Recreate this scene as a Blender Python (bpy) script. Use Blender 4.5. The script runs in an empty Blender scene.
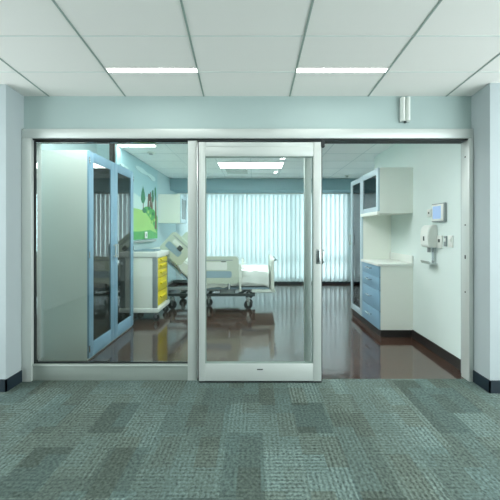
import bpy, bmesh, math, random
from mathutils import Vector, Matrix
random.seed(7)
SC = bpy.context.scene
COL = SC.collection
PI = math.pi
D0, F, PX, PY, CH = 2.76, 300.0, 255.0, 231.0, 1.37   # camera distance, focal (px), principal point, camera height


def at(px, py, Y):
    d = Y + D0
    return ((px - PX) * d / F, Y, CH + (PY - py) * d / F)


# ------------------------------------------------------------------ materials
def lin(c):
    out = []
    for v in c:
        v /= 255.0
        out.append(v / 12.92 if v <= 0.04045 else ((v + 0.055) / 1.055) ** 2.4)
    return (out[0], out[1], out[2], 1.0)


def newmat(name):
    m = bpy.data.materials.new(name)
    m.use_nodes = True
    nt = m.node_tree
    for n in list(nt.nodes):
        if n.type != 'OUTPUT_MATERIAL':
            nt.nodes.remove(n)
    out = [n for n in nt.nodes if n.type == 'OUTPUT_MATERIAL'][0]
    return m, nt, out


def N(nt, t, **kw):
    n = nt.nodes.new(t)
    for k, v in kw.items():
        setattr(n, k, v)
    return n


def pbr(name, rgb, rough=0.5, metal=0.0, spec=0.5, var=0.03, scale=40.0, bump=0.0, stretch=None, coat=0.0, coat_ior=1.5, coat_rough=0.05):
    m, nt, out = newmat(name)
    b = N(nt, 'ShaderNodeBsdfPrincipled')
    nt.links.new(b.outputs[0], out.inputs[0])
    b.inputs['Roughness'].default_value = rough
    b.inputs['Metallic'].default_value = metal
    b.inputs['Specular IOR Level'].default_value = spec
    if coat:
        b.inputs['Coat Weight'].default_value = coat
        b.inputs['Coat IOR'].default_value = coat_ior
        b.inputs['Coat Roughness'].default_value = coat_rough
    tc = N(nt, 'ShaderNodeTexCoord')
    mp = N(nt, 'ShaderNodeMapping')
    if stretch:
        mp.inputs['Scale'].default_value = stretch
    nz = N(nt, 'ShaderNodeTexNoise')
    nz.inputs['Scale'].default_value = scale
    nz.inputs['Detail'].default_value = 3
    nt.links.new(tc.outputs['Object'], mp.inputs[0])
    nt.links.new(mp.outputs[0], nz.inputs['Vector'])
    mx = N(nt, 'ShaderNodeMix', data_type='RGBA')
    c = lin(rgb)
    mx.inputs[6].default_value = tuple(max(0, v * (1 - var)) for v in c[:3]) + (1,)
    mx.inputs[7].default_value = tuple(min(1, v * (1 + var)) for v in c[:3]) + (1,)
    nt.links.new(nz.outputs[0], mx.inputs[0])
    nt.links.new(mx.outputs[2], b.inputs['Base Color'])
    if bump:
        bp = N(nt, 'ShaderNodeBump')
        bp.inputs['Strength'].default_value = bump
        bp.inputs['Distance'].default_value = 0.002
        nt.links.new(nz.outputs[0], bp.inputs['Height'])
        nt.links.new(bp.outputs[0], b.inputs['Normal'])
    return m


def emit(name, rgb, s):
    m, nt, out = newmat(name)
    e = N(nt, 'ShaderNodeEmission')
    e.inputs[0].default_value = lin(rgb)
    e.inputs[1].default_value = s
    nt.links.new(e.outputs[0], out.inputs[0])
    return m


def pane_mat(name, tint, ior=1.5, rough=0.0):
    m, nt, out = newmat(name)
    tr = N(nt, 'ShaderNodeBsdfTransparent')
    tr.inputs[0].default_value = lin(tint)
    gl = N(nt, 'ShaderNodeBsdfGlossy')
    gl.inputs['Roughness'].default_value = rough
    gl.inputs[0].default_value = (1, 1, 1, 1)
    fr = N(nt, 'ShaderNodeFresnel')
    fr.inputs[0].default_value = ior
    mx = N(nt, 'ShaderNodeMixShader')
    nt.links.new(fr.outputs[0], mx.inputs[0])
    nt.links.new(tr.outputs[0], mx.inputs[1])
    nt.links.new(gl.outputs[0], mx.inputs[2])
    nt.links.new(mx.outputs[0], out.inputs[0])
    return m


M = {}
M['wall'] = pbr('wall_paint', (222, 235, 231), 0.75, var=0.015, scale=6)
M['wall_blue'] = pbr('wall_paint_blue', (182, 206, 210), 0.75, var=0.015, scale=6)
M['end_wall'] = pbr('end_wall_paint', (165, 174, 170), 0.8, var=0.02, scale=6)
M['header'] = pbr('header_paint', (170, 188, 186), 0.75, var=0.015, scale=6)
M['soffit'] = pbr('soffit_paint', (140, 172, 180), 0.8, var=0.02, scale=6)
M['pier'] = pbr('pier_paint', (172, 182, 184), 0.7, var=0.015, scale=6)
M['ceil'] = pbr('ceiling_tile', (226, 225, 220), 0.9, var=0.02, scale=180, bump=0.15)
M['ceil_room'] = pbr('room_ceiling_tile', (246, 250, 250), 0.9, var=0.02, scale=180, bump=0.15)
M['grid_room'] = pbr('room_ceiling_grid', (222, 230, 231), 0.7)
M['grid'] = pbr('ceiling_grid_groove', (140, 156, 148), 0.6)
M['grid_light'] = pbr('ceiling_grid_pale', (208, 216, 211), 0.6)
M['alu'] = pbr('brushed_aluminium', (202, 208, 204), 0.38, metal=0.25, var=0.04, scale=30, stretch=(1, 1, 0.02))
M['alu_h'] = pbr('brushed_aluminium_rail', (202, 208, 204), 0.38, metal=0.25, var=0.04, scale=30, stretch=(0.02, 1, 1))
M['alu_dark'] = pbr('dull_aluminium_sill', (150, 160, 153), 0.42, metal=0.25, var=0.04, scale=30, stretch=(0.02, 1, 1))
M['gasket'] = pbr('black_rubber', (26, 34, 34), 0.6)
M['base'] = pbr('dark_baseboard', (22, 38, 48), 0.5)
M['base_brown'] = pbr('dark_brown_baseboard', (44, 40, 38), 0.45)
M['glass'] = pane_mat('clear_pane', (249, 253, 252), 1.55)
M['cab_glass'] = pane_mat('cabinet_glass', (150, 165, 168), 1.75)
M['win_glass'] = pane_mat('window_glass', (245, 252, 252), 1.3)
M['white_lam'] = pbr('white_laminate', (240, 244, 236), 0.45, var=0.01)
M['blue_lam'] = pbr('blue_laminate', (132, 170, 194), 0.42, var=0.03, scale=12, stretch=(1, 1, 0.15))
M['pale_lam'] = pbr('pale_blue_laminate', (190, 210, 218), 0.42, var=0.02, scale=12, stretch=(1, 1, 0.15))
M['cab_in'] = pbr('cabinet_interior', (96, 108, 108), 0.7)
M['counter'] = pbr('solid_surface', (232, 236, 230), 0.3, var=0.02, scale=120)
M['chrome'] = pbr('satin_steel', (196, 202, 202), 0.25, metal=0.9)
M['dark_metal'] = pbr('dark_steel', (70, 78, 78), 0.4, metal=0.6)
M['plastic'] = pbr('white_plastic', (230, 234, 228), 0.35, var=0.01)
M['cream'] = pbr('cream_plastic', (224, 231, 220), 0.4, var=0.02)
M['rail'] = pbr('pale_green_plastic', (196, 206, 190), 0.4, var=0.02)
M['bedgrey'] = pbr('blue_grey_plastic', (146, 172, 184), 0.45)
M['greyplastic'] = pbr('grey_plastic', (150, 160, 160), 0.45)
M['yellow'] = pbr('yellow_drawer', (232, 214, 44), 0.4, var=0.03)
M['black'] = pbr('black_plastic', (22, 24, 26), 0.5)
M['sheet'] = pbr('white_linen', (232, 238, 232), 0.9, var=0.04, scale=25, bump=0.4)
M['lamp'] = emit('lamp_diffuser', (250, 255, 252), 21.0)
M['lamp_room'] = emit('room_lamp_diffuser', (250, 255, 254), 23.0)
M['screen'] = emit('panel_screen', (170, 205, 240), 1.0)
M['sky'] = pbr('mural_sky', (164, 203, 210), 0.5, var=0.05, scale=3)
M['haze'] = pbr('mural_pale_sky', (196, 220, 216), 0.5, var=0.04, scale=3)
M['cloud'] = pbr('mural_cloud', (206, 230, 232), 0.6, var=0.04)
M['hill'] = pbr('mural_hill', (158, 205, 118), 0.6, var=0.12, scale=5)
M['hill_dark'] = pbr('mural_meadow', (84, 168, 92), 0.6, var=0.25, scale=14)
M['foliage'] = pbr('mural_foliage', (52, 128, 92), 0.6, var=0.25, scale=20)
M['bark'] = pbr('mural_bark', (112, 84, 70), 0.6, var=0.15, scale=20)


def carpet_mat():
    m, nt, out = newmat('carpet_tile')
    b = N(nt, 'ShaderNodeBsdfPrincipled')
    b.inputs['Roughness'].default_value = 0.95
    b.inputs['Specular IOR Level'].default_value = 0.1
    nt.links.new(b.outputs[0], out.inputs[0])
    tc = N(nt, 'ShaderNodeTexCoord')

    def brick(rot, w, h, off, seed, c1, c2):
        mp = N(nt, 'ShaderNodeMapping')
        mp.inputs['Rotation'].default_value = (0, 0, rot)
        mp.inputs['Location'].default_value = (seed, seed * 0.37, 0)
        nt.links.new(tc.outputs['Object'], mp.inputs[0])
        br = N(nt, 'ShaderNodeTexBrick')
        br.offset = off
        br.inputs['Scale'].default_value = 1.0
        br.inputs['Brick Width'].default_value = w
        br.inputs['Row Height'].default_value = h
        br.inputs['Mortar Size'].default_value = 0.0
        br.inputs['Color1'].default_value = lin(c1)
        br.inputs['Color2'].default_value = lin(c2)
        br.inputs['Mortar'].default_value = lin(c1)
        nt.links.new(mp.outputs[0], br.inputs['Vector'])
        return br
    b1 = brick(PI / 2, 0.36, 0.24, 0.37, 3.1, (66, 80, 77), (116, 132, 126))
    b2 = brick(PI / 2, 0.26, 0.13, 0.61, 8.7, (78, 82, 70), (98, 117, 114))
    b3 = brick(PI / 2, 0.36, 0.24, 0.37, 3.1, (0, 0, 0), (255, 255, 255))
    b4 = brick(PI / 2, 0.31, 0.155, 0.61, 12.7, (0, 0, 0), (255, 255, 255))
    mx = N(nt, 'ShaderNodeMix', data_type='RGBA')
    mx.inputs[0].default_value = 0.5
    nt.links.new(b1.outputs[0], mx.inputs[6])
    nt.links.new(b2.outputs[0], mx.inputs[7])

    def wave(direction, scale):
        w = N(nt, 'ShaderNodeTexWave', bands_direction=direction)
        w.inputs['Scale'].default_value = scale
        w.inputs['Distortion'].default_value = 4.0
        w.inputs['Detail'].default_value = 2
        w.inputs['Detail Scale'].default_value = 5
        nt.links.new(tc.outputs['Object'], w.inputs['Vector'])
        return w
    wx, wy = wave('X', 11), wave('Y', 13)
    sel = N(nt, 'ShaderNodeMix', data_type='FLOAT')
    nt.links.new(b4.outputs[0], sel.inputs[0])
    nt.links.new(wx.outputs['Fac'], sel.inputs[2])
    nt.links.new(wy.outputs['Fac'], sel.inputs[3])
    nz = N(nt, 'ShaderNodeTexNoise')
    nz.inputs['Scale'].default_value = 60
    nz.inputs['Detail'].default_value = 4
    nt.links.new(tc.outputs['Object'], nz.inputs['Vector'])
    amp = N(nt, 'ShaderNodeMath', operation='MULTIPLY_ADD')      # stripe strength differs tile by tile
    nt.links.new(b3.outputs[0], amp.inputs[0])
    amp.inputs[1].default_value = 0.62
    amp.inputs[2].default_value = 0.1
    s0 = N(nt, 'ShaderNodeMath', operation='SUBTRACT')
    nt.links.new(sel.outputs[0], s0.inputs[0])
    s0.inputs[1].default_value = 0.5
    s1 = N(nt, 'ShaderNodeMath', operation='MULTIPLY')
    nt.links.new(s0.outputs[0], s1.inputs[0])
    nt.links.new(amp.outputs[0], s1.inputs[1])
    n1 = N(nt, 'ShaderNodeMath', operation='MULTIPLY_ADD')
    nt.links.new(nz.outputs[0], n1.inputs[0])
    n1.inputs[1].default_value = 1.9
    n1.inputs[2].default_value = 0.05
    s2 = N(nt, 'ShaderNodeMath', operation='ADD')
    nt.links.new(s1.outputs[0], s2.inputs[0])
    nt.links.new(n1.outputs[0], s2.inputs[1])
    hs = N(nt, 'ShaderNodeVectorMath', operation='SCALE')
    nt.links.new(mx.outputs[2], hs.inputs[0])
    nt.links.new(s2.outputs[0], hs.inputs['Scale'])
    nt.links.new(hs.outputs[0], b.inputs['Base Color'])
    bp = N(nt, 'ShaderNodeBump')
    bp.inputs['Strength'].default_value = 0.5
    bp.inputs['Distance'].default_value = 0.004
    nt.links.new(nz.outputs[0], bp.inputs['Height'])
    nt.links.new(bp.outputs[0], b.inputs['Normal'])
    return m


def vinyl_mat():
    m, nt, out = newmat('polished_vinyl_plank')
    b = N(nt, 'ShaderNodeBsdfPrincipled')
    nt.links.new(b.outputs[0], out.inputs[0])
    tc = N(nt, 'ShaderNodeTexCoord')
    mp = N(nt, 'ShaderNodeMapping')
    nt.links.new(tc.outputs['Object'], mp.inputs[0])
    br = N(nt, 'ShaderNodeTexBrick')
    br.inputs['Scale'].default_value = 1
    br.inputs['Brick Width'].default_value = 1.2
    br.inputs['Row Height'].default_value = 0.15
    br.inputs['Mortar Size'].default_value = 0.0015
    br.inputs['Color1'].default_value = lin((70, 50, 42))
    br.inputs['Color2'].default_value = lin((80, 57, 46))
    br.inputs['Mortar'].default_value = lin((76, 54, 46))
    nt.links.new(mp.outputs[0], br.inputs['Vector'])
    mp2 = N(nt, 'ShaderNodeMapping')
    mp2.inputs['Scale'].default_value = (2, 24, 1)
    nt.links.new(tc.outputs['Object'], mp2.inputs[0])
    nz = N(nt, 'ShaderNodeTexNoise')
    nz.inputs['Scale'].default_value = 3
    nt.links.new(mp2.outputs[0], nz.inputs['Vector'])
    mx = N(nt, 'ShaderNodeMix', data_type='RGBA', blend_type='MULTIPLY')
    mx.inputs[0].default_value = 0.5
    rp = N(nt, 'ShaderNodeValToRGB')
    rp.color_ramp.elements[0].color = (0.6, 0.6, 0.6, 1)
    rp.color_ramp.elements[1].color = (1.2, 1.2, 1.2, 1)
    nt.links.new(nz.outputs[0], rp.inputs[0])
    nt.links.new(br.outputs[0], mx.inputs[6])
    nt.links.new(rp.outputs[0], mx.inputs[7])
    nt.links.new(mx.outputs[2], b.inputs['Base Color'])
    b.inputs['Roughness'].default_value = 0.3
    b.inputs['Coat Weight'].default_value = 1.0
    b.inputs['Coat IOR'].default_value = 2.35
    b.inputs['Specular IOR Level'].default_value = 0.0
    b.inputs['Coat Roughness'].default_value = 0.1
    nz2 = N(nt, 'ShaderNodeTexNoise')
    nz2.inputs['Scale'].default_value = 7
    nt.links.new(tc.outputs['Object'], nz2.inputs['Vector'])
    bp = N(nt, 'ShaderNodeBump')
    bp.inputs['Strength'].default_value = 0.12
    bp.inputs['Distance'].default_value = 0.01
    nt.links.new(nz2.outputs[0], bp.inputs['Height'])
    nt.links.new(bp.outputs[0], b.inputs['Coat Normal'])
    return m


def vane_mat():
    m, nt, out = newmat('translucent_vane')
    d = N(nt, 'ShaderNodeBsdfDiffuse')
    t = N(nt, 'ShaderNodeBsdfTranslucent')
    d.inputs[0].default_value = lin((222, 232, 233))
    t.inputs[0].default_value = lin((224, 230, 232))
    mx = N(nt, 'ShaderNodeMixShader')
    mx.inputs[0].default_value = 0.5
    nt.links.new(d.outputs[0], mx.inputs[1])
    nt.links.new(t.outputs[0], mx.inputs[2])
    nt.links.new(mx.outputs[0], out.inputs[0])
    return m


M['carpet'] = carpet_mat()
M['vinyl'] = vinyl_mat()
M['vane'] = vane_mat()

# ------------------------------------------------------------------ mesh helpers
ORIG = {}


def box(bm, x0, x1, y0, y1, z0, z1, bev=0.0, seg=2):
    vs = [bm.verts.new((x, y, z)) for x in (x0, x1) for y in (y0, y1) for z in (z0, z1)]
    f = [(0, 1, 3, 2), (4, 6, 7, 5), (0, 4, 5, 1), (2, 3, 7, 6), (0, 2, 6, 4), (1, 5, 7, 3)]
    fs = [bm.faces.new([vs[i] for i in q]) for q in f]
    if bev:
        es = set(e for q in fs for e in q.edges)
        bmesh.ops.bevel(bm, geom=list(es), offset=bev, segments=seg, affect='EDGES', profile=0.5)
    return bm


def rot_last(bm, n0, mat):
    for v in list(bm.verts)[n0:]:
        v.co = mat @ v.co


def cyl(bm, p0, p1, r, seg=16, r2=None):
    p0, p1 = Vector(p0), Vector(p1)
    d = p1 - p0
    q = d.to_track_quat('Z', 'Y').to_matrix().to_4x4()
    mat = Matrix.Translation((p0 + p1) / 2) @ q
    bmesh.ops.create_cone(bm, cap_ends=True, segments=seg, radius1=r, radius2=r if r2 is None else r2, depth=d.length, matrix=mat)
    return bm


def tube(bm, pts, r, seg=10):
    for a, b in zip(pts[:-1], pts[1:]):
        cyl(bm, a, b, r, seg)
    for p in pts[1:-1]:
        bmesh.ops.create_uvsphere(bm, u_segments=seg, v_segments=6, radius=r, matrix=Matrix.Translation(p))
    return bm


def prism(bm, poly, axis, a0, a1):
    """poly: 2D points in the two other axes (order x,y,z without axis)"""
    def mk(p, a):
        if axis == 'x':
            return (a, p[0], p[1])
        if axis == 'y':
            return (p[0], a, p[1])
        return (p[0], p[1], a)
    lo = [bm.verts.new(mk(p, a0)) for p in poly]
    hi = [bm.verts.new(mk(p, a1)) for p in poly]
    n = len(poly)
    bm.faces.new(lo)
    bm.faces.new(hi[::-1])
    for i in range(n):
        bm.faces.new((lo[i], hi[i], hi[(i + 1) % n], lo[(i + 1) % n]))
    return bm


def rrect(x0, x1, z0, z1, r, n=5):
    pts = []
    for cx, cz, a in ((x1 - r, z1 - r, 0), (x0 + r, z1 - r, 90), (x0 + r, z0 + r, 180), (x1 - r, z0 + r, 270)):
        for i in range(n + 1):
            t = math.radians(a + 90 * i / n)
            pts.append((cx + r * math.cos(t), cz + r * math.sin(t)))
    return pts


def nb():
    return bmesh.new()


def obj(name, bm, mat, parent=None, loc=None, smooth=True):
    o_w = Vector(loc) if loc is not None else (ORIG[parent.name] if parent else Vector((0, 0, 0)))
    bmesh.ops.recalc_face_normals(bm, faces=bm.faces)
    bmesh.ops.translate(bm, verts=bm.verts, vec=-o_w)
    me = bpy.data.meshes.new(name)
    bm.to_mesh(me)
    bm.free()
    me.materials.append(M[mat] if isinstance(mat, str) else mat)
    if smooth:
        for p in me.polygons:
            p.use_smooth = True
        me.set_sharp_from_angle(angle=math.radians(35))
    o = bpy.data.objects.new(name, me)
    COL.objects.link(o)
    if parent:
        o.parent = parent
        o.location = o_w - ORIG[parent.name]
    else:
        o.location = o_w
    ORIG[o.name] = o_w
    return o


def tag(o, label, cat, group=None, kind=None):
    o['label'] = label
    o['category'] = cat
    if group:
        o['group'] = group
    if kind:
        o['kind'] = kind
    return o


def thing(name, loc, label, cat, group=None, kind=None):
    o = bpy.data.objects.new(name, None)
    o.empty_display_size = 0.1
    COL.objects.link(o)
    o.location = loc
    ORIG[o.name] = Vector(loc)
    return tag(o, label, cat, group, kind)


def struct(name, bm, mat, label, cat, loc=None):
    o = obj(name, bm, mat, None, loc)
    return tag(o, label, cat, kind='structure')


def bx(*a, **k):
    return box(nb(), *a, **k)


def kids(o):
    return [c for c in COL.objects if c.parent == o]


def copy_tree(o, delta, parent=None):
    c = o.copy()
    COL.objects.link(c)
    if parent:
        c.parent = parent
    else:
        c.location = Vector(o.location) + Vector(delta)
    for ch in kids(o):
        copy_tree(ch, delta, c)
    return c


# ------------------------------------------------------------------ setting : corridor
XL, XR = -2.125, 1.99            # faces of the two piers
SL = 0.063                       # fall of the corridor ceiling towards the screen


def cz(Y):
    return 2.61 - SL * Y


struct('floor_corridor', bx(-3.6, 3.6, -6.2, 0.02, -0.06, 0.0), 'carpet', 'grey green patchwork carpet tiles of the corridor', 'floor')

bm = nb()
prism(bm, [(-6.2, cz(-6.2)), (0.0, cz(0.0)), (0.0, cz(0) + 0.1), (-6.2, cz(-6.2) + 0.1)], 'x', -3.6, 3.6)
struct('ceiling_corridor', bm, 'ceil', 'pale suspended tile ceiling of the corridor', 'ceiling')


def ceil_pt(px, py):
    d = F * 1.4139 / (PY - py + 18.9)
    return ((px - PX) * d / F, d - D0)


bm = nb()
for a, b, w in ((47.5, -76, .012), (124.5, 53, .013), (203.5, 181, .013), (290, 313, .013), (369, 441, .013), (447.5, 568, .012), (-30, -205, .012), (526, 695, .012)):
    x0, y0 = ceil_pt(a, 95)
    x1, y1 = ceil_pt(b, 0)
    k = (x1 - x0) / (y1 - y0)
    pts = []
    for Y in (-6.0, -0.001):
        X = x0 + k * (Y - y0)
        pts.append((X, Y))
    vs = []
    for X, Y in pts:
        for dx in (-w / 2, w / 2):
            for dz in (-0.004, 0.002):
                vs.append(bm.verts.new((X + dx, Y, cz(Y) + dz)))
    for q in ((0, 2, 6, 4), (1, 5, 7, 3), (0, 4, 5, 1), (2, 3, 7, 6), (0, 1, 3, 2), (4, 6, 7, 5)):
        bm.faces.new([vs[i] for i in q])
g = thing('trim_3', (0, 0, cz(0)), 'dark grid bars of the corridor ceiling', 'ceiling grid', kind='structure')
obj('main_runner', bm, 'grid', g)
bm = nb()
for d in (2.383, 1.982, 1.58, 1.18, 0.78, 0.38, -0.02, -0.42, -0.82, -1.22, -1.62, -2.02, -2.42, -2.82):
    Y = d - D0
    box(bm, -3.6, 3.6, Y - 0.004, Y + 0.004, cz(Y) - 0.003, cz(Y) + 0.001)
obj('cross_tee', bm, 'grid_light', g)


def corridor_lamp(x0, x1, y0, y1, label, root=None):
    xm, ym = (x0 + x1) / 2, (y0 + y1) / 2
    t = thing('recessed_ceiling_light', (xm, ym, cz(ym)), label, 'ceiling light', 'recessed strip lights in the corridor ceiling')
    fr = nb()
    wfr = 0.008
    for a, b, c, d in ((x0 - wfr, x1 + wfr, y0 - wfr, y0), (x0 - wfr, x1 + wfr, y1, y1 + wfr), (x0 - wfr, x0, y0, y1), (x1, x1 + wfr, y0, y1)):
        prism(fr, [(c, cz(c) - 0.006), (d, cz(d) - 0.006), (d, cz(d) + 0.004), (c, cz(c) + 0.004)], 'x', a, b)
    obj('frame', fr, 'ceil', t)
    df = nb()
    prism(df, [(y0, cz(y0) - 0.004), (y1, cz(y1) - 0.004), (y1, cz(y1) + 0.003), (y0, cz(y0) + 0.003)], 'x', x0, x1)
    obj('diffuser', df, 'lamp', t)


corridor_lamp(-1.156, -0.456, -0.43, -0.38, 'left of the two white strip lights in the corridor ceiling')
corridor_lamp(0.33, 1.03, -0.43, -0.38, 'right of the two white strip lights in the corridor ceiling')
for x in (-2.6, -0.8, 0.7, 2.4):  # unseen lamps added to brighten the corridor
    corridor_lamp(x - 0.35, x + 0.35, -1.62, -1.46, 'added strip light out of view, brightening the corridor from its ceiling')
for y in (-3.15, -5.4):
    corridor_lamp(0.50, 0.60, y - 0.28, y + 0.28, 'narrow lamp further back, seen mirrored in the door glass')

struct('wall_corridor_left', bx(-3.6, XL, -0.2, 0.14, 0, 2.80), 'pier', 'pale pier wall left of the glass screen', 'wall')
struct('wall_corridor_right', bx(XR, 3.6, -0.22, 0.14, 0, 2.80), 'pier', 'pale pier wall right of the sliding door', 'wall')
struct('wall_header', bx(XL, XR, 0.0, 0.14, 2.305, 2.76), 'header', 'pale teal wall band above the aluminium door head', 'wall')
struct('wall_corridor_end_added', bx(-3.7, -3.6, -6.2, -2.2, 0, 3.1), 'end_wall', 'added unseen wall keeping the bright corridor opening from mirroring in the fixed glass panel', 'wall')  # added out of view so the bright opening does not reflect in the pane
struct('wall_corridor_back', bx(-3.6, 3.6, -6.3, -6.2, 0, 3.1), 'end_wall', 'far corridor wall behind the photographer', 'wall')
bm = nb()
box(bm, -3.6, XL + 0.01, -0.21, -0.2, 0, 0.105)
box(bm, XL, XL + 0.01, -0.21, 0.0, 0, 0.105)
struct('baseboard_corridor_left', bm, 'base', 'black rubber baseboard wrapped round the left pier', 'baseboard')
bm = nb()
box(bm, XR - 0.01, 3.6, -0.23, -0.22, 0, 0.105)
box(bm, XR - 0.01, XR, -0.23, 0.0, 0, 0.105)
struct('baseboard_corridor_right', bm, 'base', 'black rubber baseboard wrapped round the right pier', 'baseboard')

# ------------------------------------------------------------------ setting : room
RC = 2.63
WL, WR = -2.03, 2.025
struct('floor_room', bx(-2.5, 2.8, 0.02, 5.3, -0.06, 0.0), 'vinyl', 'polished dark brown plank floor of the patient room', 'floor')
struct('ceiling_room', bx(-2.5, 2.8, 0.14, 5.3, RC, RC + 0.1), 'ceil_room', 'tiled ceiling of the patient room', 'ceiling')
bm = nb()
for x in (-1.30, -0.69, -0.08, 0.53, 1.14, 1.75):
    box(bm, x - 0.008, x + 0.008, 0.14, 4.42, RC - 0.003, RC)
for y in (0.9, 2.12, 2.64, 3.25, 3.86):
    box(bm, -2.03, 2.45, y - 0.008, y + 0.008, RC - 0.003, RC)
struct('trim_4', bm, 'grid_room', 'grid bars of the patient room ceiling', 'ceiling grid')

bm = nb()
box(bm, -2.42, -2.30, 0.14, 1.60, 0, RC)
box(bm, -2.42, WL, 1.60, 5.1, 0, RC)
struct('wall_left', bm, 'wall_blue', 'pale blue left wall of the patient room', 'wall')
struct('trim_5', bx(-2.105, WL - 0.001, 1.575, 1.598, 1.9, RC - 0.001), 'base_brown', 'dark brown strip above the left glass cabinet', 'trim')
bm = nb()
box(bm, WR, 2.1, 0.10, 2.23, 0, RC)
box(bm, WR, 2.6, 2.23, 2.33, 0, RC)
box(bm, 2.5, 2.6, 2.33, 5.1, 0, RC)
struct('wall_right', bm, 'wall', 'pale mint right wall of the patient room', 'wall')
bm = nb()
box(bm, -2.03, 2.5, 5.10, 5.22, 0, 0.07)
box(bm, -2.03, 2.5, 5.10, 5.22, 2.42, RC)
box(bm, -2.03, -1.95, 5.10, 5.22, 0.07, 2.42)
box(bm, 2.42, 2.5, 5.10, 5.22, 0.07, 2.42)
struct('wall_back', bm, 'wall_blue', 'window wall at the end of the patient room', 'wall')
struct('trim_1', bx(-2.03, 2.5, 4.42, 5.10, 2.35, RC - 0.001), 'soffit', 'blue grey soffit dropped in front of the blinds', 'soffit')
struct('baseboard_back', bx(-2.03, 2.5, 5.06, 5.10, 0, 0.055), 'base', 'black strip under the window blinds', 'baseboard')
struct('baseboard_right', bx(WR - 0.012, WR, 0.10, 1.16, 0, 0.105), 'base_brown', 'dark brown baseboard along the right wall', 'baseboard')
struct('baseboard_left', bx(WL, WL + 0.012, 1.6, 5.06, 0, 0.105), 'base_brown', 'dark brown baseboard along the left wall', 'baseboard')

w2 = thing('window_2', (0, 5.16, 0.07), 'wide window behind the vertical blinds', 'window', kind='structure')
bm = nb()
box(bm, -1.95, 2.42, 5.13, 5.19, 0.07, 0.12)
box(bm, -1.95, 2.42, 5.13, 5.19, 2.37, 2.42)
box(bm, -1.95, 2.42, 5.13, 5.19, 0.60, 0.66)
for x in (-1.95, -0.52, 0.93, 2.37):
    box(bm, x, x + 0.05, 5.13, 5.19, 0.12, 2.37)
obj('window_frame', bm, 'dark_metal', w2)
obj('pane', bx(-1.93, 2.40, 5.155, 5.163, 0.09, 2.40), 'win_glass', w2)

# vertical blinds
vb = thing('vertical_blind', (0, 5.0, 2.33), 'pale vertical blinds hanging across the whole end window', 'window blind')
obj('headrail', bx(-2.0, 2.48, 4.97, 5.03, 2.325, 2.352), 'plastic', vb)
n = 40
for i in range(n):
    x = -1.97 + i * (4.42 / (n - 1))
    a = math.radians(40 + random.uniform(-3, 3))
    bm = nb()
    w = 0.098
    poly = []
    for t in range(7):
        u = -1 + 2 * t / 6
        lx, ly = u * w, 0.008 * (1 - u * u)
        poly.append((x + lx * math.cos(a) - ly * math.sin(a), 5.0 + lx * math.sin(a) + ly * math.cos(a)))
    lo = [bm.verts.new((p[0], p[1], 0.06)) for p in poly]
    hi = [bm.verts.new((p[0], p[1], 2.33)) for p in poly]
    for k in range(6):
        bm.faces.new((lo[k], lo[k + 1], hi[k + 1], hi[k]))
    obj('vane', bm, 'vane', vb)

# ------------------------------------------------------------------ aluminium screen
t = thing('trim_2', (0, 0, 2.2), 'aluminium door head and side jambs framing the glass screen', 'door frame', kind='structure')
bm = nb()
box(bm, XL + 0.004, XR - 0.004, -0.035, 0.10, 2.214, 2.300, 0.004)
obj('head', bm, 'alu_h', t)
obj('track', bx(-2.03, XR - 0.04, -0.02, 0.09, 2.199, 2.214), 'gasket', t)
obj('jamb', bx(XL + 0.004, -2.035, -0.035, 0.10, 0.0, 2.214, 0.003), 'alu', t)
j = obj('jamb', bx(1.945, XR - 0.004, -0.035, 0.07, 0.0, 2.214, 0.003), 'alu', t)
for py, h in ((157, .012), (225, .012), (257, .035), (292, .012)):
    p = at(465, py, 0.015)
    obj('strike_hole', bx(1.943, 1.9455, 0.008, 0.022, p[2] - h / 2, p[2] + h / 2), 'black', j)

# fixed sidelight
s = thing('window_1', (-1.3, 0.03, 0), 'fixed glass panel left of the sliding door', 'glass panel', kind='structure')
xa, xb = at(33.5, 0, 0)[0], at(197, 0, 0)[0]
obj('stile', bx(at(188, 0, 0)[0], xb, -0.012, 0.05, 0.0, 2.20, 0.003), 'alu', s)
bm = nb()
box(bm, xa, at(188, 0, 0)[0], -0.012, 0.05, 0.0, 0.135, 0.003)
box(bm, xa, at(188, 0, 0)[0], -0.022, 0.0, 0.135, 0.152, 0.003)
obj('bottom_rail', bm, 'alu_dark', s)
obj('sill_bead', bx(xa, at(188, 0, 0)[0], -0.026, -0.022, 0.138, 0.150, 0.001), 'alu_h', s)
bm = nb()
box(bm, xa, xa + 0.014, 0.0, 0.021, 0.15, 2.20)
box(bm, xa, at(188, 0, 0)[0], 0.0, 0.021, 0.152, 0.162)
box(bm, xa, at(188, 0, 0)[0], 0.0, 0.021, 2.19, 2.20)
obj('gasket', bm, 'gasket', s)
obj('pane', bx(xa + 0.01, at(188, 0, 0)[0] + 0.003, 0.022, 0.03, 0.16, 2.19), 'glass', s)

# sliding door
YD = -0.06
d_ = thing('door_1', (0.05, YD, 0), 'aluminium framed sliding glass door standing half open', 'sliding door', kind='structure')
e = lambda px: at(px, 0, YD)[0]
z = lambda py: at(0, py, YD)[2]
x0, x1, x2, x3 = e(198.7), e(205), e(313.5), e(321.5)
zb, zr, zt, zh = 0.018, z(364), z(156), z(142)
obj('stile', bx(x0, x1, YD, YD + 0.045, zb, zh, 0.003), 'alu', d_)
st = obj('stile', bx(x2, x3, YD, YD + 0.045, zb, zh, 0.003), 'alu', d_)
obj('bottom_rail', bx(x1, x2, YD + 0.002, YD + 0.045, zb, zr, 0.004), 'alu_h', d_)
bm = bx(x1, x2, YD + 0.002, YD + 0.045, zt, z(147), 0.003)
box(bm, x1, x2, YD + 0.006, YD + 0.045, z(147), zh, 0.002)
obj('top_rail', bm, 'alu_h', d_)
obj('pane', bx(x1 - 0.004, x2 + 0.004, YD + 0.02, YD + 0.027, zr - 0.005, zt + 0.005), 'glass', d_)
bm = nb()
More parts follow.
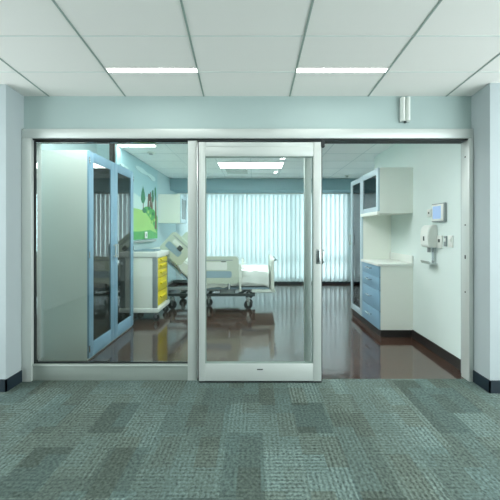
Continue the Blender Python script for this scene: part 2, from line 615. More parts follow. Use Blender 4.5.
box(bm, x1, x1 + 0.006, YD + 0.012, YD + 0.04, zr, zt)
box(bm, x2 - 0.006, x2, YD + 0.012, YD + 0.04, zr, zt)
box(bm, x1, x2, YD + 0.012, YD + 0.04, zt - 0.008, zt)
box(bm, x1 + 0.006, x2 - 0.006, YD + 0.012, YD + 0.04, zr, zr + 0.006)
obj('gasket', bm, 'grid', d_)
bm = nb()
box(bm, x3, x3 + 0.008, YD + 0.005, YD + 0.04, zb, zh)
box(bm, x0 - 0.009, x0, YD + 0.01, YD + 0.045, zb, zh)
obj('edge_seal', bm, 'gasket', d_)
obj('bumper', bx(x3 - 0.004, x3 + 0.028, YD - 0.006, YD + 0.04, z(147), z(140.5), 0.004), 'gasket', d_)
obj('latch_slot', bx(e(257), e(263), YD - 0.0005, YD + 0.004, z(370), z(369)), 'gasket', d_)
obj('sweep', bx(x0, x3, YD + 0.006, YD + 0.04, 0.004, zb), 'gasket', d_)
# pull
bm = bx(e(316), e(320.5), YD - 0.006, YD, z(264), z(249), 0.003)
pl = obj('door_pull', bm, 'chrome', d_)
obj('recess', bx(e(317.2), e(319.3), YD - 0.008, YD - 0.005, z(262.5), z(250.5), 0.002), 'dark_metal', pl)
bm = bx(x3 + 0.008, x3 + 0.018, YD + 0.004, YD + 0.03, z(264), z(249), 0.003)
for py in (250.5, 262):
    cyl(bm, (x3 + 0.018, YD + 0.01, z(py)), (x3 + 0.026, YD + 0.01, z(py)), 0.008)
obj('lock_plate', bm, 'chrome', pl)
# second leaf edge seen through the glass
a, b = at(304.5, 0, 0.06)[0], at(311.5, 0, 0.06)[0]
bm = bx(a, b, 0.06, 0.10, 0.0, 2.19, 0.004)
box(bm, a + 0.018, a + 0.022, 0.055, 0.062, 0.01, 2.18)
o = obj('trim_6', bm, 'alu', None, (a, 0.06, 0))
tag(o, 'slim aluminium stile standing behind the sliding door glass', 'door frame', kind='structure')

# ------------------------------------------------------------------ cabinets
def glazed_door(parent, face, sgn, y0, y1, z0, z1, stile, rail_t, rail_b, mat='blue_lam', th=0.022):
    """door on a face x=face looking towards sgn*x"""
    xa, xb = sorted((face, face + sgn * th))
    bm = nb()
    box(bm, xa, xb, y0, y0 + stile, z0, z1, 0.002)
    box(bm, xa, xb, y1 - stile, y1, z0, z1, 0.002)
    box(bm, xa, xb, y0 + stile, y1 - stile, z1 - rail_t, z1, 0.002)
    box(bm, xa, xb, y0 + stile, y1 - stile, z0, z0 + rail_b, 0.002)
    d = obj('door', bm, mat, parent)
    xm = (xa + xb) / 2
    obj('pane', bx(xm - 0.002, xm + 0.002, y0 + stile - 0.004, y1 - stile + 0.004, z0 + rail_b - 0.004, z1 - rail_t + 0.004), 'cab_glass', d)
    return d


def bar_handle(parent, x, sgn, y, z0, z1):
    bm = nb()
    r = 0.008
    cyl(bm, (x + sgn * 0.03, y, z0 - 0.01), (x + sgn * 0.03, y, z1 + 0.01), r)
    cyl(bm, (x, y, z0 + 0.01), (x + sgn * 0.03, y, z0 + 0.01), r * 0.9)
    cyl(bm, (x, y, z1 - 0.01), (x + sgn * 0.03, y, z1 - 0.01), r * 0.9)
    return obj('handle', bm, 'alu', parent)


def carcass(parent, x0, x1, y0, y1, z0, z1, open_sgn, mat='white_lam', inside='cab_in', t=0.018):
    bm = nb()
    box(bm, x0, x1, y0, y0 + t, z0, z1)
    box(bm, x0, x1, y1 - t, y1, z0, z1)
    box(bm, x0, x1, y0 + t, y1 - t, z1 - t, z1)
    box(bm, x0, x1, y0 + t, y1 - t, z0, z0 + t)
    if open_sgn > 0:
        bk = (x0, x0 + 0.012)
    else:
        bk = (x1 - 0.012, x1)
    box(bm, bk[0], bk[1], y0 + t, y1 - t, z0 + t, z1 - t)
    b = obj('body', bm, mat, parent)
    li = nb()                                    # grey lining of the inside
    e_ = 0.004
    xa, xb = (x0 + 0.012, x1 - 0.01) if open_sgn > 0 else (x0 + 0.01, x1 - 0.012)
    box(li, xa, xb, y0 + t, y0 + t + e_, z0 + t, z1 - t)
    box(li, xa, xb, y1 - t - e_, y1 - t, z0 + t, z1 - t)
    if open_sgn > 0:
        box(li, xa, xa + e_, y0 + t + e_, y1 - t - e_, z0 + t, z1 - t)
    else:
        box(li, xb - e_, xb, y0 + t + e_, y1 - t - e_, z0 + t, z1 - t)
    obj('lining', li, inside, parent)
    return b


# tall glass cabinet on the left
c = thing('storage_cabinet', (-2.03, 1.0, 0), 'tall cabinet with two blue framed glass doors behind the fixed glass panel', 'cabinet')
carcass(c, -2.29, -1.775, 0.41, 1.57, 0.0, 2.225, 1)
for zz in (0.5, 0.85, 1.25, 1.65):
    obj('shelf', bx(-2.27, -1.80, 0.433, 1.547, zz, zz + 0.015), 'greyplastic', c)
for i, (a, b) in enumerate(((0.412, 0.983), (0.987, 1.568))):
    d = glazed_door(c, -1.775, 1, a, b, 0.02, 2.222, 0.085, 0.105, 0.15)
    bar_handle(d, -1.753, 1, b - 0.03 if i == 0 else a + 0.03, 1.05, 1.2)
    hy = a if i == 0 else b
    for hz in (0.12, 1.12, 2.12):
        bm = nb()
        cyl(bm, (-1.752, hy + (0.006 if i == 0 else -0.006), hz - 0.035), (-1.752, hy + (0.006 if i == 0 else -0.006), hz + 0.035), 0.007)
        obj('hinge', bm, 'chrome', d)
# supplies faintly seen on its shelves
def bin_box(name, x0, x1, y0, y1, z0, z1, mat, label, lid=None):
    t = thing(name, ((x0 + x1) / 2, (y0 + y1) / 2, z0), label, 'storage bin', 'storage bins inside the left glass cabinet')
    bm = nb()
    w = 0.006
    box(bm, x0, x1, y0, y1, z0, z0 + w)
    box(bm, x0, x0 + w, y0, y1, z0 + w, z1)
    box(bm, x1 - w, x1, y0, y1, z0 + w, z1)
    box(bm, x0 + w, x1 - w, y0, y0 + w, z0 + w, z1)
    box(bm, x0 + w, x1 - w, y1 - w, y1, z0 + w, z1)
    obj('bin', bm, mat, t)
    obj('rim', bx(x1, x1 + 0.006, y0, y1, z1 - 0.02, z1, 0.002), 'plastic', t)


bin_box('storage_bin', -2.15, -1.84, 0.56, 0.86, 0.865, 0.98, 'greyplastic', 'grey bin on the middle shelf behind the nearer cabinet door')
bin_box('storage_bin', -2.15, -1.84, 1.09, 1.42, 0.865, 1.0, 'plastic', 'pale bin on the middle shelf behind the farther cabinet door')
bin_box('storage_bin', -2.15, -1.84, 1.09, 1.42, 0.515, 0.64, 'greyplastic', 'grey bin on the low shelf behind the farther cabinet door')

# wall cabinet above the bed head, left wall
c = thing('wall_cabinet', (-1.8, 3.8, 1.54), 'small white wall cabinet hanging beside the painted mural', 'cabinet', 'white wall cabinets')
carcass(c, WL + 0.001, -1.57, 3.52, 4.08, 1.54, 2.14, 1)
glazed_door(c, -1.57, 1, 3.522, 4.078, 1.542, 2.138, 0.07, 0.08, 0.08, 'pale_lam')

# right base cabinet
c = thing('base_cabinet', (1.8, 1.4, 0), 'low cabinet with four blue drawers on the right wall', 'cabinet')
FX = 1.61
obj('body', bx(FX, WR - 0.001, 1.085, 1.695, 0.10, 0.919), 'white_lam', c)
obj('toe_kick', bx(FX + 0.006, WR - 0.013, 1.10, 1.695, 0.0, 0.10), 'base_brown', c)
for za, zb_ in ((0.777, 0.915), (0.606, 0.773), (0.337, 0.602), (0.104, 0.333)):
    dr = obj('drawer', bx(FX - 0.02, FX, 1.087, 1.693, za, zb_, 0.002), 'blue_lam', c)
    bm = nb()
    zc = (za + zb_) / 2 + 0.02
    tube(bm, [(FX - 0.018, 1.33, zc), (FX - 0.055, 1.33, zc), (FX - 0.055, 1.465, zc), (FX - 0.02, 1.465, zc)], 0.008)
    obj('handle', bm, 'chrome', dr)
    obj('edge_gap', bx(FX - 0.018, FX, 1.083, 1.088, za - 0.004, za), 'black', dr)
c = thing('countertop', (1.8, 1.4, 0.92), 'white countertop with splashback on the blue drawer cabinet', 'countertop')
obj('slab', bx(1.57, WR - 0.001, 1.07, 1.696, 0.92, 0.955, 0.003), 'counter', c)
obj('splashback', bx(WR - 0.022, WR - 0.001, 1.075, 1.696, 0.955, 1.055, 0.002), 'counter', c)

# right upper cabinet
c = thing('wall_cabinet', (1.8, 1.4, 1.59), 'white wall cabinet with blue glass door above the countertop', 'cabinet', 'white wall cabinets')
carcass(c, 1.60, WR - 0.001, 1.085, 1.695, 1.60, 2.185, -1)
glazed_door(c, 1.60, -1, 1.087, 1.693, 1.625, 2.183, 0.065, 0.08, 0.06, 'pale_lam')
obj('light_rail', bx(1.565, 1.60, 1.085, 1.695, 1.575, 1.622, 0.003), 'white_lam', c)

# right tall cabinet
c = thing('tall_cabinet', (1.8, 1.95, 0), 'tall blue framed glass cabinet beyond the drawer cabinet on the right', 'cabinet')
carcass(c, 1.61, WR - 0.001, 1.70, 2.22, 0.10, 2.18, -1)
obj('toe_kick', bx(1.62, WR - 0.013, 1.70, 2.22, 0.0, 0.10), 'base_brown', c)
d = glazed_door(c, 1.61, -1, 1.702, 2.218, 0.102, 2.178, 0.075, 0.07, 0.09, 'pale_lam')
bar_handle(d, 1.588, -1, 2.17, 1.15, 1.30)
for zz in (0.6, 1.1, 1.6):
    obj('shelf', bx(1.635, 1.98, 1.722, 2.198, zz, zz + 0.015), 'greyplastic', c)

# ------------------------------------------------------------------ wall fittings, right wall
def rw(px):
    r = WR * F / D0 / (px - PX)
    return D0 * (r - 1)


def rz(px, py):
    d = rw(px) + D0
    return CH + (PY - py) * d / F


p = thing('control_panel', (WR, 0.48, 1.57), 'square grey framed touch screen on the right wall', 'control panel')
ya, yb = rw(447), rw(434)
za, zb_ = 1.468, 1.672
obj('housing', bx(WR - 0.03, WR, ya, yb, za, zb_, 0.008, 3), 'greyplastic', p)
obj('bezel', bx(WR - 0.034, WR - 0.028, ya + 0.012, yb - 0.012, za + 0.012, zb_ - 0.012, 0.002), 'plastic', p)
obj('screen', bx(WR - 0.037, WR - 0.0335, ya + 0.05, yb - 0.035, za + 0.035, zb_ - 0.03), 'screen', p)

q = thing('sensor', (WR, rw(430), rz(430, 213)), 'tiny white wall sensor left of the touch screen', 'sensor')
yc, zc = rw(430), rz(430, 213)
obj('housing', bx(WR - 0.015, WR, yc - 0.04, yc + 0.04, zc - 0.045, zc + 0.045, 0.006), 'plastic', q)
bm = nb()
cyl(bm, (WR - 0.019, yc, zc), (WR - 0.014, yc, zc), 0.011)
obj('lens', bm, 'black', q)

s = thing('hand_gel_dispenser', (WR, 0.72, 1.0), 'white hand gel dispenser with drip tray on the right wall', 'dispenser')
ya, yb = 0.565, 0.725
prof = [(WR, 1.185), (WR - 0.085, 1.185), (WR - 0.105, 1.21), (WR - 0.11, 1.30), (WR - 0.10, 1.40), (WR - 0.07, 1.435), (WR, 1.44)]
bm = nb()
prism(bm, prof, 'y', ya, yb)
bmesh.ops.recalc_face_normals(bm, faces=bm.faces)
bmesh.ops.bevel(bm, geom=list(bm.edges), offset=0.008, segments=3, affect='EDGES')
obj('body', bm, 'plastic', s)
obj('window', bx(WR - 0.112, WR - 0.107, 0.635, 0.66, 1.26, 1.31, 0.002), 'dark_metal', s)
obj('bracket', bx(WR - 0.03, WR, 0.59, 0.63, 1.0, 1.185), 'chrome', s)
bm = nb()
cyl(bm, (WR - 0.06, 0.63, 1.13), (WR - 0.06, 0.63, 1.185), 0.018)
obj('nozzle', bm, 'greyplastic', s)
tr = [(WR - 0.002, 1.0), (WR - 0.09, 1.0), (WR - 0.105, 1.03), (WR - 0.095, 1.033), (WR - 0.085, 1.01), (WR - 0.002, 1.01)]
bm = nb()
prism(bm, tr, 'y', 0.565, 0.725)
obj('drip_tray', bm, 'chrome', s)

for (pa, pb, pt, pb2, lab) in ((443, 437.5, 235.5, 248.5, 'white switch plate with dark button, nearest the gel dispenser'),
                              (447.5, 444.8, 236, 246.5, 'narrow grey toggle switch between two white switch plates'),
                              (453.5, 449, 235.5, 247.5, 'plain white switch plate nearest the door jamb')):
    ya, yb = rw(pa), rw(pb)
    zt_, zb_ = rz(pa, pt), rz(pa, pb2)
    t = thing('light_switch', (WR, (ya + yb) / 2, zb_), lab, 'switch', 'switches on the right wall')
    obj('plate', bx(WR - 0.012, WR, ya, yb, zb_, zt_, 0.003), 'greyplastic' if 'grey' in lab else 'plastic', t)
    ym, zm = (ya + yb) / 2, (zb_ + zt_) / 2
    obj('button', bx(WR - 0.018, WR - 0.011, ym - 0.012, ym + 0.012, zm - 0.005, zm + 0.03, 0.002), 'dark_metal' if 'dark' in lab else 'plastic', t)

# alarm lamp above the door head
t = thing('signal_light', (1.385, -0.03, 2.37), 'white two lobed signal light on the wall above the sliding door', 'signal light')
x0_, x1_ = at(401, 0, -0.03)[0], at(410.3, 0, -0.03)[0]
z0_, z1_ = at(0, 121, -0.03)[2], at(0, 97.5, -0.03)[2]
xm = (x0_ + x1_) / 2
obj('back_plate', bx(x0_ - 0.004, x1_ + 0.004, -0.012, 0.0, z0_ - 0.004, z1_ + 0.003, 0.002), 'greyplastic', t)
for a, b in ((x0_, xm - 0.004), (xm + 0.004, x1_)):
    bm = nb()
    pts = [(a, -0.01)]
    for i in range(9):
        th = PI - PI * i / 8
        pts.append(((a + b) / 2 + (b - a) / 2 * math.cos(th), -0.02 - 0.03 * math.sin(th)))
    pts.append((b, -0.01))
    prism(bm, pts, 'z', z0_, z1_)
    obj('lens', bm, 'plastic', t)
bm = nb()
cyl(bm, (xm, -0.02, z0_ - 0.014), (xm, -0.02, z0_), 0.012)
obj('sensor_tip', bm, 'dark_metal', t)

# ------------------------------------------------------------------ mural on the left wall
MX = WL + 0.012


def mp(px, py, dx=0.0):
    r = -(MX + dx) * F / D0 / (PX - px)
    d = r * D0
    return (d - D0, CH + (PY - py) * d / F)


mu = thing('mural', (WL, 2.5, 1.22), 'landscape mural of green hills, trees and clouds on the left wall', 'mural')
obj('board', bx(WL + 0.001, MX, 1.61, 3.45, 1.215, 2.615), 'sky', mu)


LAY = [0]


def paint(name, pts, mat, lay):
    bm = nb()
    LAY[0] += 1
    a = MX + 0.0004 * LAY[0]
    prism(bm, pts, 'x', MX, a)
    return obj(name, bm, mat, mu, smooth=False)


Z0 = 1.22
paint('sky_haze', [(1.62, Z0), (3.44, Z0), (3.44, 1.98), (3.0, 2.03), (2.5, 1.97), (2.0, 2.04), (1.62, 2.0)], 'haze', 0.5)
paint('hill', [(1.62, Z0), (3.44, Z0), (3.44, 1.33)] + [mp(152, 221), mp(147, 214), mp(142, 210), mp(137, 208.5), mp(133, 208)] + [(1.62, 1.58)], 'hill', 1)
paint('meadow', [(3.44, 1.30), (3.44, 1.66), mp(154, 210), mp(150, 207), mp(146, 206.5), mp(142.5, 208.5), mp(146, 213), mp(151, 220)], 'hill_dark', 2)
paint('meadow', [(1.62, Z0), (3.44, Z0), (3.44, 1.32), mp(150, 230), mp(140, 231.5), (1.62, 1.36)], 'hill_dark', 3)


def blob(px, py, rx, ry, k=14, jag=0.12):
    c0 = mp(px, py)
    c1 = mp(px + rx, py)
    dy = abs(c1[0] - c0[0])
    dz = abs(mp(px, py - ry)[1] - c0[1])
    return [(c0[0] + dy * math.cos(2 * PI * i / k) * (1 + random.uniform(-jag, jag)), c0[1] + dz * math.sin(2 * PI * i / k) * (1 + random.uniform(-jag, jag))) for i in range(k)]


paint('tree_foliage', [mp(143, 186), mp(144.6, 193), mp(145.4, 199), mp(144, 203), mp(142, 203), mp(140.8, 199), mp(141.5, 192)], 'foliage', 4)
paint('tree_trunk', [mp(142.9, 203), mp(143.5, 203), mp(143.5, 210), mp(142.9, 210)], 'bark', 5)
paint('bush', blob(144.3, 210.5, 2.0, 2.6), 'foliage', 6)
for px, py, h, w in ((148.3, 207, 12, 0.9), (150.3, 207, 15, 0.7), (151.8, 209, 12, 0.8), (155.6, 229, 36, 0.8)):
    paint('tree_trunk', [mp(px - w, py), mp(px + w, py), mp(px + w * 0.5, py - h), mp(px - w * 0.3, py - h)], 'bark', 5)
paint('tree_foliage', blob(149.3, 197, 1.8, 3.4, 12, 0.3), 'bark', 6)
paint('tree_foliage', blob(152.6, 196, 0.9, 6.5, 14, 0.25), 'foliage', 6)
paint('tree_foliage', blob(155.2, 192, 0.7, 6.0, 14, 0.25), 'foliage', 6)
for px, py in ((148, 212), (150, 216), (153, 214), (152, 222), (154, 220), (149, 208)):
    paint('bush', blob(px, py, 0.9, 1.6, 10, 0.25), 'foliage' if px % 2 else 'hill', 7)
for px, py, rx, ry in ((138.5, 168.5, 3, 2.2), (141.5, 170.5, 3.4, 2.6), (145, 173, 2.8, 1.8), (150, 176, 2.6, 2.0), (152.5, 178.5, 2.6, 2.4), (122, 165, 2.2, 1.4), (126, 167.5, 1.8, 1.2)):
    paint('cloud', blob(px, py, rx, ry, 16, 0.06), 'cloud', 4)

tag(obj('headwall_rail', bx(WL + 0.001, WL + 0.05, 1.75, 3.25, 1.165, 1.205, 0.004), 'greyplastic', None, (WL, 2.5, 1.165)), 'grey rail on the wall just under the mural', 'wall rail')
ot = thing('wall_outlet', (MX, mp(145.2, 234)[0], mp(145.2, 234)[1]), 'small white outlet plate at the foot of the mural', 'outlet')
yo, zo = mp(145.2, 235)
obj('plate', bx(MX + 0.012, MX + 0.022, yo - 0.06, yo + 0.06, zo - 0.06, zo + 0.06, 0.003), 'plastic', ot)
obj('socket', bx(MX + 0.021, MX + 0.025, yo - 0.02, yo + 0.02, zo - 0.03, zo + 0.03, 0.002), 'greyplastic', ot)

# ------------------------------------------------------------------ room lamps and ceiling fittings
def room_lamp(x0, x1, y0, y1, lab):
    t = thing('ceiling_light', ((x0 + x1) / 2, (y0 + y1) / 2, RC), lab, 'ceiling light', 'lights in the patient room ceiling')
    bm = nb()
    w = 0.015
    for a, b, c_, d in ((x0 - w, x1 + w, y0 - w, y0), (x0 - w, x1 + w, y1, y1 + w), (x0 - w, x0, y0, y1), (x1, x1 + w, y0, y1)):
        box(bm, a, b, c_, d, RC - 0.008, RC)
    obj('frame', bm, 'plastic', t)
    obj('diffuser', bx(x0, x1, y0, y1, RC - 0.006, RC), 'lamp_room', t)


room_lamp(-0.68, 0.52, 2.75, 3.22, 'wide bright ceiling light in the middle of the patient room')
room_lamp(-2.0, -1.47, 1.60, 1.70, 'short strip light in the ceiling above the left glass cabinet')
for x0_, x1_, lab in ((-2.1, -1.0, 'added unseen strip light brightening the room just inside the fixed glass panel'), (-0.7, 0.4, 'added unseen strip light brightening the room just inside the sliding door')):
    room_lamp(x0_, x1_, 0.17, 0.33, lab)  # unseen lamps added to light the room front and the cabinet side
room_lamp(-0.4, 0.8, 0.7, 1.0, 'added unseen wide light brightening the front half of the patient room')  # another unseen lamp, added to raise the room brightness
for x, y, lab in ((at(151, 0, 1.70)[0], 1.70, 'round flat ceiling detector near the mural'), (at(347, 0, 2.4)[0], 3.6, 'round flat ceiling detector above the right tall cabinet')):
    if x < 0:
        r = 1.26 * F / (PY - 152.5) / D0
    else:
        r = 1.26 * F / (PY - 175.5) / D0
    y = D0 * (r - 1)
    x = (151 if x < 0 else 347) - PX
    x = x * r * D0 / F
    t = thing('smoke_detector', (x, y, RC), lab, 'detector', 'round detectors on the patient room ceiling')
    bm = nb()
    cyl(bm, (x, y, RC - 0.02), (x, y, RC - 0.001), 0.05, 24, 0.06)
    obj('housing', bm, 'plastic', t)
    bm = nb()
    cyl(bm, (x, y, RC - 0.032), (x, y, RC - 0.02), 0.03, 20)
    obj('sensor_cap', bm, 'greyplastic', t)
t = thing('air_vent', (-0.2, 3.55, RC), 'square air vent in the ceiling beyond the wide light', 'air vent')
obj('frame', bx(-0.66, -0.10, 3.28, 3.84, RC - 0.006, RC - 0.001), 'ceil_room', t)
bm = nb()
for i in range(7):
    y = 3.34 + i * 0.07
    box(bm, -0.60, -0.16, y, y + 0.012, RC - 0.010, RC - 0.006)
obj('louvre', bm, 'grid', t)

# ------------------------------------------------------------------ medical cart
c = thing('medical_cart', (-1.72, 2.06, 0), 'white wheeled cart with yellow drawers behind the left glass cabinet', 'cart')
CX0, CX1, CY0, CY1 = -1.99, -1.51, 1.79, 2.36
obj('body', bx(CX0, CX1, CY0, CY1, 0.20, 0.965, 0.006), 'white_lam', c)
obj('worktop', bx(CX0 - 0.005, CX1 + 0.045, CY0 - 0.02, CY1 + 0.02, 0.965, 1.05, 0.012, 3), 'plastic', c)
bm = bx(CX0 - 0.01, CX1 + 0.05, CY0 - 0.02, CY1 + 0.02, 0.13, 0.20, 0.015, 3)
obj('bumper', bm, 'plastic', c)
bm = bx(CX1 - 0.045, CX1 + 0.03, CY0 - 0.006, CY0 + 0.03, 0.20, 0.965, 0.006)
obj('corner_post', bm, 'greyplastic', c)
obj('corner_post', bx(CX1, CX1 + 0.025, CY1 - 0.03, CY1 + 0.004, 0.20, 0.965, 0.006), 'greyplastic', c)
zs = [0.95, 0.86, 0.765, 0.64, 0.43, 0.215]
for zt_, zb_ in zip(zs[:-1], zs[1:]):
    dr = obj('drawer', bx(CX1, CX1 + 0.022, CY0 + 0.034, CY1 - 0.034, zb_ + 0.005, zt_ - 0.005, 0.004), 'yellow', c)
    zc = (zt_ + zb_) / 2 + 0.012
    hb = nb()
    prism(hb, [(CX1 + 0.022, zc + 0.02), (CX1 + 0.05, zc + 0.012), (CX1 + 0.05, zc - 0.008), (CX1 + 0.04, zc - 0.012), (CX1 + 0.022, zc + 0.006)], 'y', CY0 + 0.15, CY1 - 0.15)
    obj('handle', hb, 'yellow', dr)


def caster(parent, x, y, r, ztop, name='caster', w=0.025):
    bm = nb()
    cyl(bm, (x, y, ztop - 0.02), (x, y, ztop), 0.022)
    box(bm, x - r * 0.6, x + r * 0.6, y - w * 0.9, y + w * 0.9, ztop - 0.03, ztop - 0.02, 0.003)
    for s in (-1, 1):
        prism(bm, [(x - r * 0.5, ztop - 0.02), (x + r * 0.5, ztop - 0.02), (x + r * 0.2, r * 0.8), (x - r * 0.2, r * 0.8)], 'y', y + s * w * 0.75 - 0.003, y + s * w * 0.75 + 0.003)
    f = obj(name, bm, 'chrome', parent)
    bm = nb()
    cyl(bm, (x, y - w / 2, r), (x, y + w / 2, r), r, 24)
    cyl(bm, (x, y - w * 0.75, r), (x, y + w * 0.75, r), r * 0.25, 12)
    obj('wheel', bm, 'black', f)


for x in (CX0 + 0.05, CX1):
    for y in (CY0 + 0.04, CY1 - 0.04):
        caster(c, x, y, 0.05, 0.132)
tr_ = thing('instrument_tray', (-1.72, 2.1, 1.05), 'low grey blue tray lying on top of the white cart', 'tray')
bm = nb()
x0_, x1_, y0_, y1_ = -1.88, -1.56, 1.90, 2.2
box(bm, x0_, x1_, y0_, y1_, 1.0502, 1.054)
for a in ((x0_, x0_ + 0.006, y0_, y1_), (x1_ - 0.006, x1_, y0_, y1_), (x0_, x1_, y0_, y0_ + 0.006), (x0_, x1_, y1_ - 0.006, y1_)):
    box(bm, *a, 1.0502, 1.075)
obj('pan', bm, 'bedgrey', tr_)

# ------------------------------------------------------------------ hospital bed
b = thing('hospital_bed', (-0.75, 2.92, 0), 'cream hospital bed with raised backrest and side rails by the blinds', 'hospital bed')
BY0, BY1 = 2.44, 3.40
bm = nb()
for y in (2.52, 3.28):
    box(bm, -1.70, 0.18, y, y + 0.05, 0.33, 0.38, 0.004)
for x in (-1.7, -1.15, -0.6, 0.13):
    box(bm, x, x + 0.05, 2.57, 3.28, 0.335, 0.375)
obj('deck_frame', bm, 'greyplastic', b)
bm = nb()
for y in (2.56, 3.24):
    box(bm, -1.62, 0.0, y, y + 0.05, 0.21, 0.255, 0.004)
for x in (-1.62, -0.85, -0.06):
    box(bm, x, x + 0.06, 2.61, 3.24, 0.21, 0.25)
for x in (-1.35, -0.3):
    for y in (2.62, 3.18):
        prism(bm, [(x, 0.25), (x + 0.08, 0.25), (x + 0.22, 0.335), (x + 0.14, 0.335)], 'y', y, y + 0.04)
obj('base_frame', bm, 'dark_metal', b)
bm = nb()
cyl(bm, (-1.0, 2.75, 0.29), (-0.35, 2.75, 0.31), 0.03)
cyl(bm, (-0.9, 3.1, 0.29), (-0.3, 3.1, 0.31), 0.03)
box(bm, -0.62, -0.35, 2.58, 2.72, 0.24, 0.33, 0.01)
obj('lift_motor', bm, 'greyplastic', b)
obj('foot_cover', bx(-0.06, 0.36, 2.50, 3.34, 0.29, 0.345, 0.015, 3), 'cream', b)
for x, y in ((-0.12, 2.52), (-0.12, 3.30), (-1.45, 2.52), (-1.45, 3.30)):
    bm = nb()
    caster(b, x, y, 0.075, 0.215, w=0.04)
caster(b, -0.84, 2.72, 0.07, 0.215, w=0.04)
# mattress: flat seat section and raised back section
a = math.radians(42)
hx, hz = -1.02, 0.40
bk = 0.80
up = (-math.cos(a), math.sin(a))
nr = (math.sin(a), math.cos(a))
th = 0.17
prof = [(0.24, 0.40), (hx, 0.40), (hx + up[0] * bk, hz + up[1] * bk), (hx + up[0] * bk + nr[0] * th, hz + up[1] * bk + nr[1] * th), (hx + nr[0] * th + 0.06, hz + nr[1] * th + 0.04), (0.24, 0.57)]
bm = nb()
prism(bm, prof, 'y', 2.49, 3.35)
bmesh.ops.recalc_face_normals(bm, faces=bm.faces)
bmesh.ops.bevel(bm, geom=list(bm.edges), offset=0.03, segments=3, affect='EDGES')
obj('mattress', bm, 'sheet', b)
bm = nb()
prism(bm, [(0.25, 0.38), (hx, 0.38), (hx + up[0] * 0.85 - nr[0] * 0.0, 0.38 + up[1] * 0.85), (hx + up[0] * 0.85 - nr[0] * 0.03, 0.38 + up[1] * 0.85 - nr[1] * 0.03), (hx - 0.02, 0.355), (0.25, 0.355)], 'y', 2.50, 3.34)
obj('deck_panel', bm, 'bedgrey', b)
# foot board
bm = nb()
prism(bm, rrect(2.46, 3.38, 0.30, 0.90, 0.09), 'x', 0.275, 0.335)
bmesh.ops.recalc_face_normals(bm, faces=bm.faces)
bmesh.ops.bevel(bm, geom=list(bm.edges), offset=0.012, segments=2, affect='EDGES')
fb = obj('footboard', bm, 'cream', b)
obj('panel', bx(0.334, 0.342, 2.62, 3.22, 0.45, 0.80, 0.004), 'bedgrey', fb)
bm = nb()
tube(bm, [(0.335, 2.60, 0.84), (0.38, 2.64, 0.86), (0.38, 3.20, 0.86), (0.335, 3.24, 0.84)], 0.012)
obj('push_bar', bm, 'chrome', fb)
# head board
bm = nb()
prism(bm, rrect(2.46, 3.38, 0.34, 1.05, 0.09), 'x', -1.93, -1.87)
obj('headboard', bm, 'cream', b)


def side_rail(yo, yi, mat4, length, height, screen):
    """a rail panel built in a local x/z frame (0..length, 0..height) on the y span, then placed by mat4"""
    ya, yb = min(yo, yi), max(yo, yi)

    def fin(bm):
        bmesh.ops.transform(bm, matrix=mat4, verts=bm.verts)
        return bm
    bm = nb()
    out = rrect(0, length, 0, height, 0.06)
    prism(bm, out, 'y', ya, yb)
    r = obj('side_rail', fin(bm), 'rail', b)
    s = -1 if yo < yi else 1
    ysur = yo
    def slab(x0, x1, z0, z1, t, rad=0.015):
        m = nb()
        lo, hi = sorted((ysur + s * t, ysur - s * 0.002))
        prism(m, rrect(x0, x1, z0, z1, rad), 'y', lo, hi)
        return fin(m)
    obj('grip', slab(0.05, length - 0.12, 0.10, 0.215, 0.004, 0.03), 'bedgrey', r)
    obj('control_pad', slab(length * 0.22, length - 0.20, 0.235, height - 0.095, 0.006), 'plastic' if screen else 'plastic', r)
    obj('seam', slab(0.05, length - 0.10, height - 0.07, height - 0.055, 0.003, 0.005), 'greyplastic', r)
    if screen:
        obj('display', slab(length - 0.30, length - 0.22, height - 0.095, height - 0.08, 0.009, 0.004), 'dark_metal', r)
    else:
        obj('keypad', slab(length * 0.5, length * 0.68, 0.20, 0.28, 0.010, 0.01), 'dark_metal', r)
    return r


T = Matrix.Translation
for yo, yi in ((2.40, 2.445), (3.44, 3.395)):
    side_rail(yo, yi, T((-1.13, 0, 0.465 if yo < 3 else 0.22)), 0.85, 0.465, True)
    mt = T((-1.06, 0, 0.86)) @ Matrix.Rotation(math.radians(0), 4, 'Y')
    # head rail turned with the backrest
    ang = math.radians(42)
    mt = T((-1.66, 0, 1.08)) @ Matrix.Rotation(ang, 4, 'Y')
    side_rail(yo, yi, mt, 0.48, 0.40, False)
    bm = nb()
    yy = (yo + yi) / 2
    ym_ = 2.53 if yo < 3 else 3.32
    for x in (-0.95, -0.45):
        tube(bm, [(x, yy, 0.50), (x, yy, 0.37), (x, ym_, 0.355)], 0.018)
    tube(bm, [(-1.42, yy, 0.98), (-1.36, yy, 0.80), (-1.30, ym_, 0.60)], 0.02)
    obj('rail_arm', bm, 'chrome', b)
    # upright post at the foot side of the rail
    m = bx(-0.275, -0.235, min(yo, yi), max(yo, yi), 0.33, 0.80, 0.008)
    for zz in (0.62, 0.67, 0.72):
        box(m, -0.235, -0.18, min(yo, yi) + 0.01, max(yo, yi) - 0.01, zz, zz + 0.015)
    obj('rail_latch', m, 'cream', b)

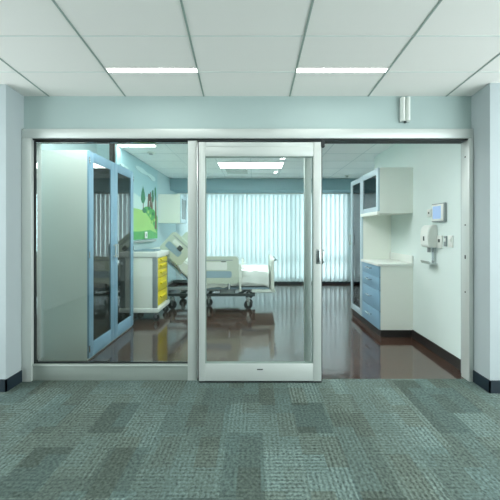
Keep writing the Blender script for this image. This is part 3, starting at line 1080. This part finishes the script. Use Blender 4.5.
# rumpled sheet over the foot half
bm = nb()
nx, ny = 34, 40
x0_, x1_ = -0.93, 0.245
hw = 0.44
grid = []
for i in range(nx + 1):
    row = []
    x = x0_ + (x1_ - x0_) * i / nx
    for jn in range(ny + 1):
        u = -1 + 2 * jn / ny
        s_ = u * 0.68                                   # arc length from the middle
        wob = 0.012 * math.sin(9 * x + 5 * u) + 0.009 * math.sin(23 * x - 11 * u) + 0.006 * math.sin(41 * x + 17 * u)
        top = 0.655 + 0.02 * math.sin(2.2 * x + 0.6) + wob
        if abs(s_) <= hw:
            y, zz = s_, top + 0.03 * (1 - (s_ / hw) ** 2)
        else:
            drop = abs(s_) - hw
            y = math.copysign(hw + 0.018 * (1 - math.exp(-drop * 30)) + 0.014 * math.sin(17 * x + 3) * min(1, drop * 8), s_)
            zz = top - drop * (1.0 + 0.12 * math.sin(7 * x))
        row.append(bm.verts.new((x, 2.92 + y, zz)))
    grid.append(row)
for i in range(nx):
    for jn in range(ny):
        bm.faces.new((grid[i][jn], grid[i + 1][jn], grid[i + 1][jn + 1], grid[i][jn + 1]))
o = obj('bed_sheet', bm, 'sheet', None, (-0.35, 2.92, 0.66))
tag(o, 'rumpled white sheet draped over the foot half of the hospital bed', 'sheet')
sm = o.modifiers.new('thick', 'SOLIDIFY')
sm.thickness = 0.008
# ------------------------------------------------------------------ world, camera, view
w = bpy.data.worlds.new('daylight')
SC.world = w
w.use_nodes = True
bg = w.node_tree.nodes['Background']
bg.inputs[0].default_value = lin((234, 245, 247))
bg.inputs[1].default_value = 5.4

cam = bpy.data.cameras.new('camera')
cam.sensor_width = 36
cam.lens = 36 * F / 500
cam.shift_x = -(PX - 250) / 500
cam.shift_y = -(250 - PY) / 500
cam.clip_start = 0.02
co = bpy.data.objects.new('camera', cam)
co.location = (0, -D0, CH)
co.rotation_euler = (PI / 2, 0, 0)
COL.objects.link(co)
SC.camera = co
SC.view_settings.view_transform = 'Standard'
SC.view_settings.look = 'None'
SC.view_settings.gamma = 1
SC.view_settings.exposure = 0.0
SC.view_settings.use_curve_mapping = False
try:
    SC.cycles.use_denoising = True
    SC.cycles.max_bounces = 10
    SC.cycles.diffuse_bounces = 6
    SC.cycles.transparent_max_bounces = 16
    SC.cycles.sample_clamp_indirect = 8
except Exception:
    pass
